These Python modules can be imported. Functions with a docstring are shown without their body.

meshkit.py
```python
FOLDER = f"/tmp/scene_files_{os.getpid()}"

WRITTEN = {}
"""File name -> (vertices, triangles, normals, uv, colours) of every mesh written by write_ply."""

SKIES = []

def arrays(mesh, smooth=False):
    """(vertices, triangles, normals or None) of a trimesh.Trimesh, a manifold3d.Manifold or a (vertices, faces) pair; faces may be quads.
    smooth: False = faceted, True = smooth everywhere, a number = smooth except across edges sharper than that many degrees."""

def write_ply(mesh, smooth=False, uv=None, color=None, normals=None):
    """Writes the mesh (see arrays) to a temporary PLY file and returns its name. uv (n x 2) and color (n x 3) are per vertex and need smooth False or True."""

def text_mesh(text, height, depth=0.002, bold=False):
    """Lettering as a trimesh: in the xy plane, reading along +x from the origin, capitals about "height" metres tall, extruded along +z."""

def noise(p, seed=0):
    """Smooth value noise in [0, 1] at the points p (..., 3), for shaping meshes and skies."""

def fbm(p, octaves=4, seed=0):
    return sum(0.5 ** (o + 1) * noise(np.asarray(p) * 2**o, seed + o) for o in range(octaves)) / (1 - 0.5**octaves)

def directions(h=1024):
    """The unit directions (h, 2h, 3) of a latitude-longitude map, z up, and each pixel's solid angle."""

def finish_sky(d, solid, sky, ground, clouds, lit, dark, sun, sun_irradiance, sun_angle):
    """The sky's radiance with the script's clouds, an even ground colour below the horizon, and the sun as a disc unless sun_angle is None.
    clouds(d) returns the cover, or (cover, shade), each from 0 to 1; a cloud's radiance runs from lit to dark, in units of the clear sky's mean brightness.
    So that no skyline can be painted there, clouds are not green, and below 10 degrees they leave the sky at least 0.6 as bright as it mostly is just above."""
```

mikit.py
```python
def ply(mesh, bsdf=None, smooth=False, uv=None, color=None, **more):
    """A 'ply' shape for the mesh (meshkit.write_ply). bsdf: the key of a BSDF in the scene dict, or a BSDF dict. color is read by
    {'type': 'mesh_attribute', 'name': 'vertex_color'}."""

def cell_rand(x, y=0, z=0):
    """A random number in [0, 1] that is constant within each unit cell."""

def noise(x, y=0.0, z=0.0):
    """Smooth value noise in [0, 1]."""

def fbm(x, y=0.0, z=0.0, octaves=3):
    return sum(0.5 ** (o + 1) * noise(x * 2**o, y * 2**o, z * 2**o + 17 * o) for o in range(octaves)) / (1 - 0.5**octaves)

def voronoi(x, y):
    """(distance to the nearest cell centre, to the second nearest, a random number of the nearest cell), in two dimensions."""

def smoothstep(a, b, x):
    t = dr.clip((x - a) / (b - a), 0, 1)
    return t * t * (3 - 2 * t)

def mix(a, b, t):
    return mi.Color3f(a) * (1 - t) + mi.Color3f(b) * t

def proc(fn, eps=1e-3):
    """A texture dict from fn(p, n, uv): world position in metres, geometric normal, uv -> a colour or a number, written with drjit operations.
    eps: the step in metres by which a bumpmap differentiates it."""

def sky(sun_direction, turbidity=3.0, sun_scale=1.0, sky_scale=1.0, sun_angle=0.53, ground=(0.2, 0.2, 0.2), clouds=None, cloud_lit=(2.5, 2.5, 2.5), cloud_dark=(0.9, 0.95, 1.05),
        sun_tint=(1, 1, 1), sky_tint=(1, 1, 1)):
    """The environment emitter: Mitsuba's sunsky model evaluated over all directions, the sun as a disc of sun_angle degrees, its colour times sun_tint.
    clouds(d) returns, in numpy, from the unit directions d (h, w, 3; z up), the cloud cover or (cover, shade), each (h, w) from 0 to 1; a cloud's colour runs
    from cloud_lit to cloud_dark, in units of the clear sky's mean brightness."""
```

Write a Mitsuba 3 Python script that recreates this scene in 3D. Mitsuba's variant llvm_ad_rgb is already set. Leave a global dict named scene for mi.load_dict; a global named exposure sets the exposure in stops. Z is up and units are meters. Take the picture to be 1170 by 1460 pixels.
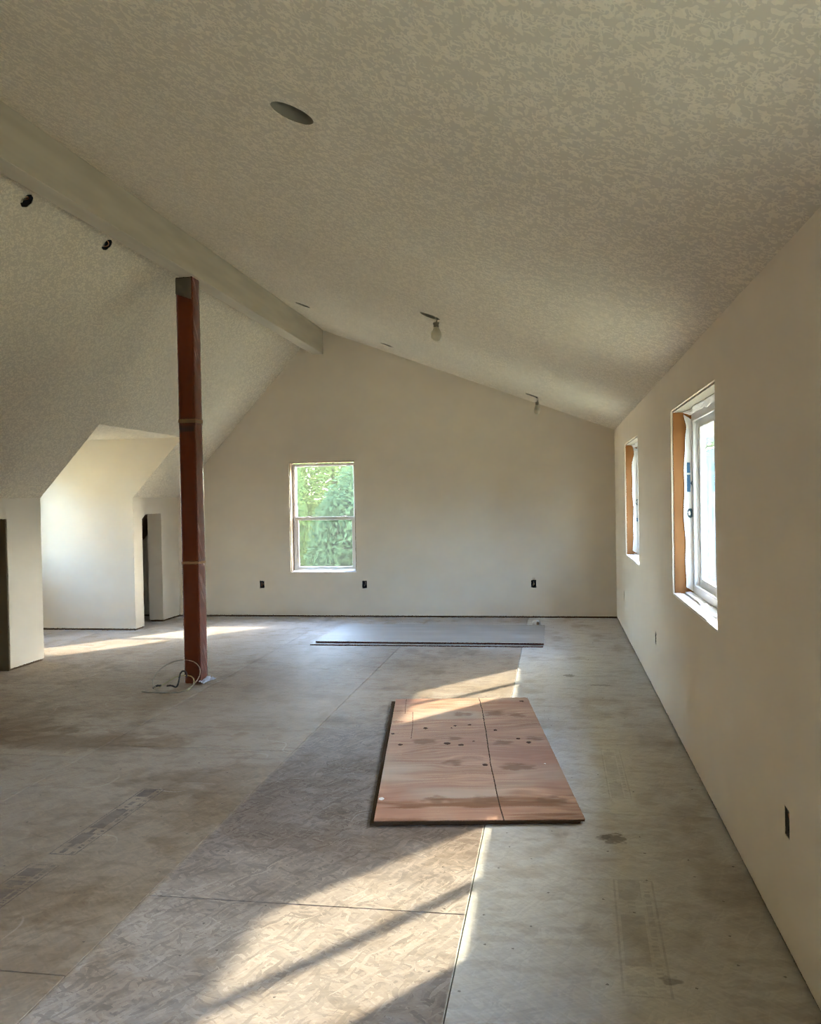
import math, random
import numpy as np, trimesh, drjit as dr, mitsuba as mi, mikit, meshkit
import manifold3d as m3
from mikit import noise, fbm, voronoi, cell_rand, smoothstep, mix, proc
from shapely.geometry import Polygon, box as sbox, Point
rng = np.random.default_rng(7)
T = mi.ScalarTransform4f
scene, labels = {'type': 'scene'}, {}

# ------------------------------------------------------------------ camera, sky, sun, exposure
exposure = 5.64
def camera_axes(yaw, pitch, roll):
    f = np.array([-math.sin(yaw) * math.cos(pitch), math.cos(yaw) * math.cos(pitch), math.sin(pitch)])
    r = np.array([math.cos(yaw), math.sin(yaw), 0.0])
    u = np.cross(r, f)
    return f, -math.sin(roll) * r + math.cos(roll) * u
EYE = np.array([0.0, 0.0, 1.5])
fwd, up = camera_axes(0.165125, -0.0166375, -0.0183321)
scene['camera'] = {'type': 'perspective', 'fov': 2 * math.degrees(math.atan(585 / 1230.736)), 'fov_axis': 'x', 'near_clip': 0.05, 'far_clip': 500.0,
                   'to_world': T().look_at(origin=EYE.tolist(), target=(EYE + fwd).tolist(), up=up.tolist())}
SUN = np.array([0.6126, 0.790, 0.512])
scene['sky'] = mikit.sky(SUN, turbidity=3.5, sun_scale=0.31, sun_angle=0.9, sky_scale=5.2, ground=(0.24, 0.22, 0.18), sky_tint=(1.07, 1.0, 0.99), sun_tint=(0.88, 1.0, 1.15))

# ------------------------------------------------------------------ room numbers (metres; x right, y into the room, z up)
XR, XK, YF, YB = 0.725, -4.87, 10.66, -5.0
ZR, SR = 2.27, 0.383             # right slope: height at the right wall, rise per metre
ZK, SL = 1.56, 1.088             # left slope: height at the knee wall, rise per metre
XRIDGE = (ZR + SR * XR - ZK + SL * XK) / (SL + SR) if False else (ZR + SR * XR - (ZK - SL * XK)) / (SL + SR)
ZRIDGE = ZR + SR * (XR - XRIDGE)
DY0, DY1, DZ, DX = 7.60, 9.45, 2.25, -6.35     # dormer
zr = lambda x: ZR + SR * (XR - x)
zl = lambda x: ZK + SL * (x - XK)

# ------------------------------------------------------------------ helpers
def num(key):
    if not any(k == key or k.startswith(key + '__') for k in list(scene) + list(labels)):
        return key
    i = 1
    while any(k == f'{key}_{i:03d}' or k.startswith(f'{key}_{i:03d}__') for k in list(scene) + list(labels)):
        i += 1
    return f'{key}_{i:03d}'
def obj(name, mesh, mat, parent=None, smooth=False, label=None, cat=None, group=None, kind=None, **kw):
    key = num(f'{parent}__{name}' if parent else name)
    scene[key] = mikit.ply(mesh, mat, smooth=smooth, **kw)
    d = {k: v for k, v in (('label', label), ('category', cat), ('group', group), ('kind', kind)) if v}
    if d: labels[key] = d
    return key
def thing(name, label, cat, group=None, kind=None):
    key = num(name)
    labels[key] = {'label': label, 'category': cat}
    if group: labels[key]['group'] = group
    if kind: labels[key]['kind'] = kind
    return key
def bx(x0, x1, y0, y1, z0, z1):
    return m3.Manifold.cube([x1 - x0, y1 - y0, z1 - z0]).translate([x0, y0, z0])
def rbx(x0, x1, y0, y1, z0, z1, r=0.003):
    """box with small chamfers"""
    pts = []
    for a in (0, 1):
        for b in (0, 1):
            for c in (0, 1):
                x, y, z = (x0, x1)[a], (y0, y1)[b], (z0, z1)[c]
                sx, sy, sz = (1, -1)[a], (1, -1)[b], (1, -1)[c]
                pts += [[x, y + sy * r, z + sz * r], [x + sx * r, y, z + sz * r], [x + sx * r, y + sy * r, z]]
    return m3.Manifold.hull_points(np.array(pts))
def prism_y(poly, y0, y1):
    """polygon in (x, z) extruded along y"""
    p = np.array(poly, float)
    if (p[:, 0] * np.roll(p[:, 1], -1) - p[:, 1] * np.roll(p[:, 0], -1)).sum() < 0: p = p[::-1]
    m = m3.Manifold.extrude(m3.CrossSection([p]), y1 - y0)              # x, z, depth
    return m.transform(np.array([[1, 0, 0, 0], [0, 0, -1, y1], [0, 1, 0, 0]], float))
def prism_x(poly, x0, x1):
    """polygon in (y, z) extruded along x"""
    p = np.array(poly, float)
    if (p[:, 0] * np.roll(p[:, 1], -1) - p[:, 1] * np.roll(p[:, 0], -1)).sum() < 0: p = p[::-1]
    m = m3.Manifold.extrude(m3.CrossSection([p]), x1 - x0)
    return m.transform(np.array([[0, 0, 1, x0], [1, 0, 0, 0], [0, 1, 0, 0]], float))
def union(ms):
    return m3.Manifold.batch_boolean(list(ms), m3.OpType.Add)
def tube(points, radius, sides=8, closed=False):
    p = np.asarray(points, float)
    n = len(p)
    t = (np.roll(p, -1, 0) - np.roll(p, 1, 0)) if closed else np.gradient(p, axis=0)
    t /= np.linalg.norm(t, axis=1, keepdims=True) + 1e-12
    a = np.cross(t[0], [0.31, 0.17, 0.93]); a /= np.linalg.norm(a)
    A = []
    for i in range(n):
        a = a - t[i] * (a @ t[i]); a /= np.linalg.norm(a); A.append(a)
    A = np.array(A); B = np.cross(t, A)
    ang = np.arange(sides) * 2 * math.pi / sides
    r = np.broadcast_to(radius, (n,))[:, None, None]
    v = (p[:, None] + r * (np.cos(ang)[None, :, None] * A[:, None] + np.sin(ang)[None, :, None] * B[:, None])).reshape(-1, 3)
    f = []
    for i in range(n if closed else n - 1):
        k = (i + 1) % n
        for j in range(sides):
            l = (j + 1) % sides
            f += [[i * sides + j, i * sides + l, k * sides + l], [i * sides + j, k * sides + l, k * sides + j]]
    if not closed:
        for e, o in ((0, 1), (n - 1, -1)):
            for j in range(1, sides - 1):
                tri = [e * sides, e * sides + j + 1, e * sides + j]
                f.append(tri if o == 1 else tri[::-1])
    return trimesh.Trimesh(v, np.array(f), process=False)
def spline(pts, n=40, closed=False):
    from scipy.interpolate import CubicSpline
    p = np.asarray(pts, float)
    if closed: p = np.vstack([p, p[:1]])
    s = np.r_[0, np.cumsum(np.linalg.norm(np.diff(p, axis=0), axis=1))]
    cs = CubicSpline(s, p, bc_type='periodic' if closed else 'natural')
    return cs(np.linspace(0, s[-1], n, endpoint=not closed))
def lathe(profile, sides=24):
    m = trimesh.creation.revolve(np.array(profile, float), sections=sides)
    return m
def tri(m):
    if hasattr(m, 'to_mesh'):
        q = m.to_mesh(); return trimesh.Trimesh(q.vert_properties[:, :3], q.tri_verts, process=False)
    return m
def grid_sheet(fn, nu, nv, thick):
    """a thin closed sheet: fn(u, v) -> centre points (.., 3), thickness along the sheet's own normal"""
    u, v = np.meshgrid(np.linspace(0, 1, nu), np.linspace(0, 1, nv), indexing='ij')
    P = fn(u, v)
    du, dv = np.gradient(P, axis=0), np.gradient(P, axis=1)
    n = np.cross(du, dv); n /= np.linalg.norm(n, axis=-1, keepdims=True) + 1e-12
    A, B = (P + n * thick / 2).reshape(-1, 3), (P - n * thick / 2).reshape(-1, 3)
    N = nu * nv
    f = []
    idx = lambda i, j: i * nv + j
    for i in range(nu - 1):
        for j in range(nv - 1):
            a, b, c, d = idx(i, j), idx(i + 1, j), idx(i + 1, j + 1), idx(i, j + 1)
            f += [[a, b, c], [a, c, d], [N + a, N + c, N + b], [N + a, N + d, N + c]]
    rim = [idx(i, 0) for i in range(nu)] + [idx(nu - 1, j) for j in range(1, nv)] + [idx(i, nv - 1) for i in range(nu - 2, -1, -1)] + [idx(0, j) for j in range(nv - 2, 0, -1)]
    for a, b in zip(rim, rim[1:] + rim[:1]):
        f += [[a, N + a, N + b], [a, N + b, b]]
    return trimesh.Trimesh(np.vstack([A, B]), np.array(f), process=False)

# ------------------------------------------------------------------ materials
def lin(r, g, b):
    return tuple(((c / 255 + 0.055) / 1.055) ** 2.4 if c > 10 else c / 3295 for c in (r, g, b))
def rgb(c): return {'type': 'rgb', 'value': list(map(float, c))}
def pbr(color, rough=0.8, spec=0.3, **k):
    return {'type': 'twosided', 'bsdf': {'type': 'principled', 'base_color': color if isinstance(color, dict) else rgb(color), 'roughness': rough, 'specular': spec, **k}}
def pbr_bump(color, rough, spec, bump, scale=1.0, eps=1e-3):
    return {'type': 'twosided', 'bsdf': {'type': 'bumpmap', 'arbitrary': proc(bump, eps), 'scale': scale,
            'bsdf': {'type': 'principled', 'base_color': color if isinstance(color, dict) else rgb(color), 'roughness': rough, 'specular': spec}}}

WALL = np.array([0.68, 0.61, 0.50])
def K(c, k=1.0): return tuple(float(v) * k for v in c)
def wall_color(p, n, uv):
    a = fbm(p.x * 0.9 + 3, p.y * 0.9, p.z * 0.9, 3)
    b = fbm(p.x * 6, p.y * 6, p.z * 6 + 5, 2)
    c = mix(K(WALL, 0.93), K(WALL, 1.05), a)
    return c * (0.97 + 0.06 * b)
scene['drywall'] = pbr(proc(wall_color), 0.85, 0.25)

def stomp(x, y, z):
    """knockdown texture: flattened splats and ridges of compound above the smooth board, in [0, 1]"""
    wx, wy = noise(x * 40, y * 40, z * 40) - 0.5, noise(x * 40 + 9, y * 40, z * 40 + 4) - 0.5
    a = noise(x * 96 + 2.2 * wx, y * 78 + 2.2 * wy, z * 96)
    b = noise(x * 104 + 3, y * 92 + 2.5 * wx, z * 104 + 2.5 * wy)
    ridge = 1 - smoothstep(0.04, 0.16, dr.abs(b - 0.5))
    return dr.clip(0.75 * smoothstep(0.58, 0.67, a) + 0.85 * ridge * smoothstep(0.42, 0.58, noise(x * 38 + 5, y * 38, z * 38)), 0, 1)
CEIL = np.array([0.625, 0.568, 0.46])
def ceil_color(p, n, uv):
    s = stomp(p.x, p.y, p.z)
    return mix(K(CEIL, 0.91), K(CEIL, 1.15), s) * (0.94 + 0.12 * fbm(p.x * 1.2, p.y * 1.2, p.z * 1.2, 2))
def ceil_bump(p, n, uv): return stomp(p.x, p.y, p.z)
scene['knockdown'] = pbr_bump(proc(ceil_color), 0.8, 0.25, ceil_bump, 0.0022, 1.5e-3)
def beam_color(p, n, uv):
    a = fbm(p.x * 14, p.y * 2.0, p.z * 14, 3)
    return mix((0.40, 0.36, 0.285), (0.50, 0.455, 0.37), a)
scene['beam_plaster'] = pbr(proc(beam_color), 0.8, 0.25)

def streak(x, y, angle, lx, ly, seed):
    c, s = math.cos(angle), math.sin(angle)
    return noise((c * x + s * y) * lx + seed * 7.7, (c * y - s * x) * ly, seed)
PX0, PW, PL = -0.335, 1.22, 2.44
def floor_color(p, n, uv):
    x, y = p.x, p.y
    col = dr.floor((x - PX0) / PW)
    row = dr.floor((y - 1.68 + cell_rand(col, 5) * 2.44 * 0) / PL)
    t = cell_rand(col + 11, row + 23, 3)
    # strands: flakes lying every way
    w = fbm(x * 3, y * 3, 1.5, 2)
    jx, jy = noise(x * 45, y * 45, 2.0) - 0.5, noise(x * 45, y * 45, 8.0) - 0.5
    fl = mi.Float(0.5)
    for ca, sa, o, lx, ly in ((1.0, 0.05, 3, 10, 60), (0.75, 0.66, 8, 11, 75), (0.70, -0.71, 5, 10, 68), (0.2, 0.98, 1, 12, 64), (0.92, -0.39, 14, 9, 70), (0.45, 0.89, 21, 11, 80)):
        qx, qy = x + 0.035 * (noise(x * 16, y * 16, o) - 0.5), y + 0.035 * (noise(x * 16, y * 16, o + 40) - 0.5)
        u, v = ca * qx + sa * qy + 0.03 * jx, ca * qy - sa * qx + 0.004 * jy
        f1, f2, r = voronoi(u * lx + o, v * ly + o)
        on = (r * 57.0 - dr.floor(r * 57.0)) < 0.2 + 0.35 * noise(x * 7 + o, y * 7, o)
        fl = dr.select(on, r * (0.85 + 0.3 * noise(u * lx * 1.3, v * ly * 4, o)), fl)
    fine = streak(x, y, 0.4, 18, 190, 1) * 0.5 + streak(x, y, -0.8, 20, 170, 2) * 0.5
    dust = smoothstep(0.32, 0.68, fbm(x * 0.85 + 4, y * 0.75 + 2, 2.0, 4))
    # one strip of panels is bare and purplish, the strip by the wall is pale with dust and painted-in window light, the rest tan
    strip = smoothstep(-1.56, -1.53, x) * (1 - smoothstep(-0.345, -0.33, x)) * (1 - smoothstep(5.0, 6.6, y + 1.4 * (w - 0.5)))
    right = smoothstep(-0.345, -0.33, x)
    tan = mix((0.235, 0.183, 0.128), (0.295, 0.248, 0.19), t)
    near = smoothstep(2.7, 3.9, y + 1.6 * (w - 0.5))  # dimmer light past the front end painted into the purplish strip
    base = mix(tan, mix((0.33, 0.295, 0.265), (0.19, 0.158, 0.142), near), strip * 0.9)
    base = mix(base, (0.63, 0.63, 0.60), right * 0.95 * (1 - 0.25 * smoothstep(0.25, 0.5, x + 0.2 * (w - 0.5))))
    flake = 0.76 + 0.48 * fl
    amount = 0.42 + 0.50 * strip
    amount = amount * (1 - 0.45 * right)
    c = base * (1 + (flake - 1) * amount) * (0.90 + 0.2 * fine)
    grey = smoothstep(7.0, 9.5, y + 1.2 * (w - 0.5))  # grazing sky sheen on the far floor, painted in as paler grey
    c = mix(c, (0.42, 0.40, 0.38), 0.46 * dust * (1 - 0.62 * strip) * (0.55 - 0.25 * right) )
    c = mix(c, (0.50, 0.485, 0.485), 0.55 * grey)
    # brown stains
    sw = fbm(x * 7, y * 7, 3.0, 3) - 0.5
    st = smoothstep(0.46, 0.70, fbm(x * 1.3 + 11 + 0.9 * sw, y * 2.4 + 1.4 * sw, 7.0, 5)) * (1 - 0.75 * smoothstep(4.8, 6.6, y))
    left = 1 - smoothstep(-2.6, -1.4, x)
    walked = smoothstep(0.42, 0.58, fbm(x * 1.1 + 3.0 + 0.8 * sw, y * 1.6 + 8.0, 5.0, 5)) * left * smoothstep(3.6, 4.4, y) * (1 - smoothstep(5.0, 6.2, y))
    c = mix(c, c * mi.Color3f(0.60, 0.50, 0.40), 0.75 * walked)
    c = mix(c, c * mi.Color3f(0.68, 0.57, 0.45), st * (0.45 + 0.35 * left - 0.2 * right))
    d2 = smoothstep(0.55, 0.8, fbm(x * 5, y * 3, 12.0, 3))
    c = mix(c, c * mi.Color3f(0.72, 0.66, 0.58), 0.6 * d2)
    d3 = smoothstep(0.5, 0.75, fbm(x * 9, y * 22, 17.0, 3))
    c = mix(c, c * mi.Color3f(0.78, 0.74, 0.70), 0.5 * d3)
    # scuff marks, pale curved scratches
    sc = dr.abs(fbm(x * 2.3 + 5, y * 2.3, 20.0, 2) - 0.5)
    c = mix(c, (0.62, 0.60, 0.57), (1 - smoothstep(0.0, 0.007, sc)) * 0.18 * smoothstep(0.55, 0.75, fbm(x * 3, y * 3, 31.0, 2)))
    # dark footprints of dirt
    for (sx, sy, ax, ay, k) in ((0.234, 3.82, 0.05, 0.07, 0.6), (0.19, 3.83, 0.035, 0.03, 0.4), (0.33, 2.72, 0.04, 0.03, 0.5), (0.10, 7.25, 0.05, 0.06, 0.5), (0.33, 6.9, 0.10, 0.03, 0.4)):
        d = dr.square((x - sx) / ax) + dr.square((y - sy) / ay) + 1.3 * (noise(x * 60, y * 60, 3) - 0.5)
        c = mix(c, (0.10, 0.08, 0.06), (1 - smoothstep(0.4, 1.1, d)) * k)
    # ink stamps of the panel mill: frames, filled boxes, dashes
    ink = mi.Float(0)
    wear = 0.6 + 0.4 * smoothstep(0.35, 0.6, fbm(x * 14, y * 14, 9.0, 2))
    for (cx, cy, hw, hl, lean, s, k) in ((-2.095, 3.79, 0.060, 0.42, 0.02, 1, 0.85), (-2.12, 3.0, 0.068, 0.27, 0.02, 2, 0.6), (0.265, 3.02, 0.075, 0.40, 0.03, 3, 0.24), (0.30, 4.75, 0.055, 0.42, 0.0, 4, 0.22)):
        u, v = (x - cx - lean * (y - cy)) / hw, (y - cy) / hl
        inside = (dr.abs(u) < 1) & (dr.abs(v) < 1)
        frame = dr.maximum(dr.abs(u) - 0.90 + 1.0, dr.abs(v) - 0.98 + 1.0) > 1
        cell = dr.floor((v + 1) * 7)
        solid = (cell_rand(cell, s) < 0.55) & (dr.abs(u + 0.22) < 0.55)
        dash = (cell_rand(dr.floor((v + 1) * 34), s + 9) < 0.5) & (dr.abs(u - 0.62) < 0.14)
        dash2 = (cell_rand(dr.floor((v + 1) * 26), s + 19) < 0.5) & (dr.abs(u + 0.2) < 0.18) & ~solid
        ink = dr.maximum(ink, dr.select(inside & (frame | solid | dash | dash2), k, 0.0))
    c = mix(c, (0.085, 0.07, 0.075), ink * wear * 0.9)
    # small dark specks
    s1, s2, sr = voronoi(x * 5, y * 5)
    c = mix(c, (0.10, 0.09, 0.08), dr.select((s1 < 0.024) & (sr > 0.6), 0.7, 0.0))
    return dr.clip(c, 0.02, 0.9)
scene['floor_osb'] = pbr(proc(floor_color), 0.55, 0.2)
scene['gap_dark'] = pbr((0.05, 0.035, 0.025), 0.9, 0.1)

def wood(c0, c1, ax, s=1.0, seed=0.0):
    def fn(p, n, uv):
        q = [p.x, p.y, p.z]
        q = [v * (1.5 if i == ax else 34) * s for i, v in enumerate(q)]
        w = fbm(q[0] * 0.12 + seed, q[1] * 0.12, q[2] * 0.12, 2)
        a = noise(q[0] + 4 * w + seed, q[1] + 4 * w, q[2])
        b = fbm(p.x * 5 + seed, p.y * 5, p.z * 5, 2)
        return mix(c0, c1, dr.clip(0.55 * a + 0.45 * b, 0, 1))
    return fn
scene['stud_wood'] = pbr(proc(wood((0.19, 0.072, 0.02), (0.38, 0.175, 0.062), 2)), 0.75, 0.25)
scene['grey_wood'] = pbr(proc(wood((0.22, 0.15, 0.10), (0.42, 0.33, 0.25), 2)), 0.8, 0.2)
scene['plaster_grey'] = pbr((0.36, 0.33, 0.28), 0.85, 0.2)
scene['stud_wood_flat'] = pbr(proc(wood((0.26, 0.105, 0.03), (0.45, 0.23, 0.09), 1)), 0.75, 0.25)
scene['jamb_shade_brown'] = pbr((0.15, 0.11, 0.06), 0.8, 0.2)
scene['plate_wood'] = pbr((0.10, 0.065, 0.04), 0.85, 0.15)
scene['post_wood'] = pbr(proc(wood((0.085, 0.012, 0.0012), (0.20, 0.036, 0.004), 2, 0.6, 3.0)), 0.5, 0.2)
scene['vinyl'] = pbr((0.70, 0.71, 0.71), 0.35, 0.45)
def dusty(p, n, uv):
    a = fbm(p.x * 9, p.y * 9, p.z * 9, 3)
    return mix((0.66, 0.63, 0.58), (0.86, 0.84, 0.82), a)
scene['dusty_white'] = pbr(proc(dusty), 0.85, 0.2)
def wrapc(p, n, uv):
    return mix((0.70, 0.69, 0.68), (0.82, 0.82, 0.82), fbm(p.x * 20, p.y * 20, p.z * 8, 2))
scene['house_wrap'] = pbr(proc(wrapc), 0.5, 0.35)
scene['print_blue'] = pbr((0.045, 0.13, 0.26), 0.6, 0.3)
scene['print_dark'] = pbr((0.04, 0.08, 0.11), 0.6, 0.3)
scene['pane_glass'] = {'type': 'blendbsdf', 'weight': 0.012, 'a': {'type': 'thindielectric', 'int_ior': 1.5, 'specular_transmittance': rgb((0.94, 0.95, 0.94))},
    'b': {'type': 'principledthin', 'base_color': rgb((0.8, 0.8, 0.8)), 'roughness': 0.8, 'diff_trans': 1.6, 'spec_trans': 0.0, 'eta': 1.3}}
scene['pane_glass_plain'] = {'type': 'thindielectric', 'int_ior': 1.5, 'specular_transmittance': rgb((0.94, 0.95, 0.94))}
scene['box_blue'] = pbr((0.02, 0.022, 0.028), 0.5, 0.3)
scene['box_grey'] = pbr((0.10, 0.095, 0.085), 0.5, 0.4)
scene['can_metal'] = pbr((0.30, 0.28, 0.24), 0.5, 0.4)
scene['plastic_grey'] = pbr((0.10, 0.09, 0.07), 0.4, 0.5)
scene['can_inside'] = pbr((0.25, 0.23, 0.185), 0.7, 0.3)
scene['wire_white'] = pbr((0.46, 0.43, 0.35), 0.45, 0.4)
scene['cable_tan'] = pbr((0.25, 0.225, 0.17), 0.45, 0.4)
scene['wire_yellow'] = pbr((0.27, 0.235, 0.11), 0.45, 0.4)
scene['wire_black'] = pbr((0.015, 0.015, 0.016), 0.45, 0.4)
scene['copper'] = pbr((0.55, 0.28, 0.14), 0.35, 0.5, metallic=0.8)
scene['tape_tan'] = pbr((0.17, 0.105, 0.04), 0.35, 0.45)
scene['tape_roll'] = pbr((0.52, 0.50, 0.46), 0.7, 0.3)
scene['cardboard'] = pbr((0.34, 0.25, 0.16), 0.8, 0.2)
scene['bulb_glass'] = {'type': 'thindielectric', 'int_ior': 1.5, 'specular_transmittance': rgb((0.86, 0.84, 0.78))}
scene['bulb_frost'] = {'type': 'principledthin', 'base_color': rgb((0.80, 0.77, 0.67)), 'roughness': 0.35, 'spec_trans': 0.55, 'diff_trans': 0.9, 'eta': 1.3}
scene['socket_grey'] = pbr((0.16, 0.14, 0.10), 0.5, 0.4)
def film_side_sheen(p, n, uv):
    d = p.z * 0.55 + (p.y + p.x) * 1.0
    side = smoothstep(0.3, 0.7, n.x)
    return 0.006 + 0.05 * side + 0.10 * side * smoothstep(0.62, 0.85, noise(d * 55, p.z * 7, 1.0)) * smoothstep(0.4, 0.65, fbm(p.z * 2.5, p.x * 3, p.y * 3, 2))  # window reflection on the +x side painted in as milky film
def film_bump(p, n, uv):
    d = p.z * 0.55 + (p.y + p.x) * 1.0
    return smoothstep(0.25, 0.8, noise(d * 55, p.z * 7, 1.0)) * smoothstep(0.35, 0.65, fbm(p.z * 3.5, p.x * 3, p.y * 3, 2))
scene['clear_film'] = {'type': 'blendbsdf', 'weight': proc(film_side_sheen), 'a': {'type': 'thindielectric', 'int_ior': 1.13, 'specular_transmittance': rgb((0.98, 0.98, 0.98))},
    'b': {'type': 'principledthin', 'base_color': rgb((0.8, 0.78, 0.78)), 'roughness': 0.5, 'diff_trans': 0.4, 'spec_trans': 0.0, 'eta': 1.3}}
scene['hazy_film'] = {'type': 'principledthin', 'base_color': rgb((0.45, 0.48, 0.55)), 'roughness': 0.35, 'spec_trans': 0.35, 'diff_trans': 0.7, 'eta': 1.35}

BR = np.array([[math.cos(math.radians(8)), math.sin(math.radians(8))], [-math.sin(math.radians(8)), math.cos(math.radians(8))]])
BC = np.array([-0.5365, 5.162])
KN = [(-0.256, 0.301, 1), (-0.067, 0.352, .7), (0.027, 0.372, .8), (-0.125, -0.042, 1.3), (-0.043, -0.079, 1), (0.076, -0.466, 1), (-0.404, -0.061, .9), (-0.461, 0.181, .8), (0.308, 0.041, .8), (0.362, -0.04, 1), (0.426, 0.999, 1), (-0.091, 0.299, .5), (0.035, -0.005, .5), (0.184, 0.239, .8)]
SN = [(-0.263, 0.011, 1), (-0.087, 0.066, .8), (-0.095, -0.413, 1), (0.248, -0.504, 1.3), (0.198, -0.042, .9), (0.058, -1.017, 1.2), (0.368, -1.02, 1), (-0.194, -1.005, 1), (0.403, 0.037, .8), (-0.007, 0.647, 1), (-0.442, 0.464, .6), (0.21, 0.66, 1.1), (0.36, 0.6, .9)]
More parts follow.
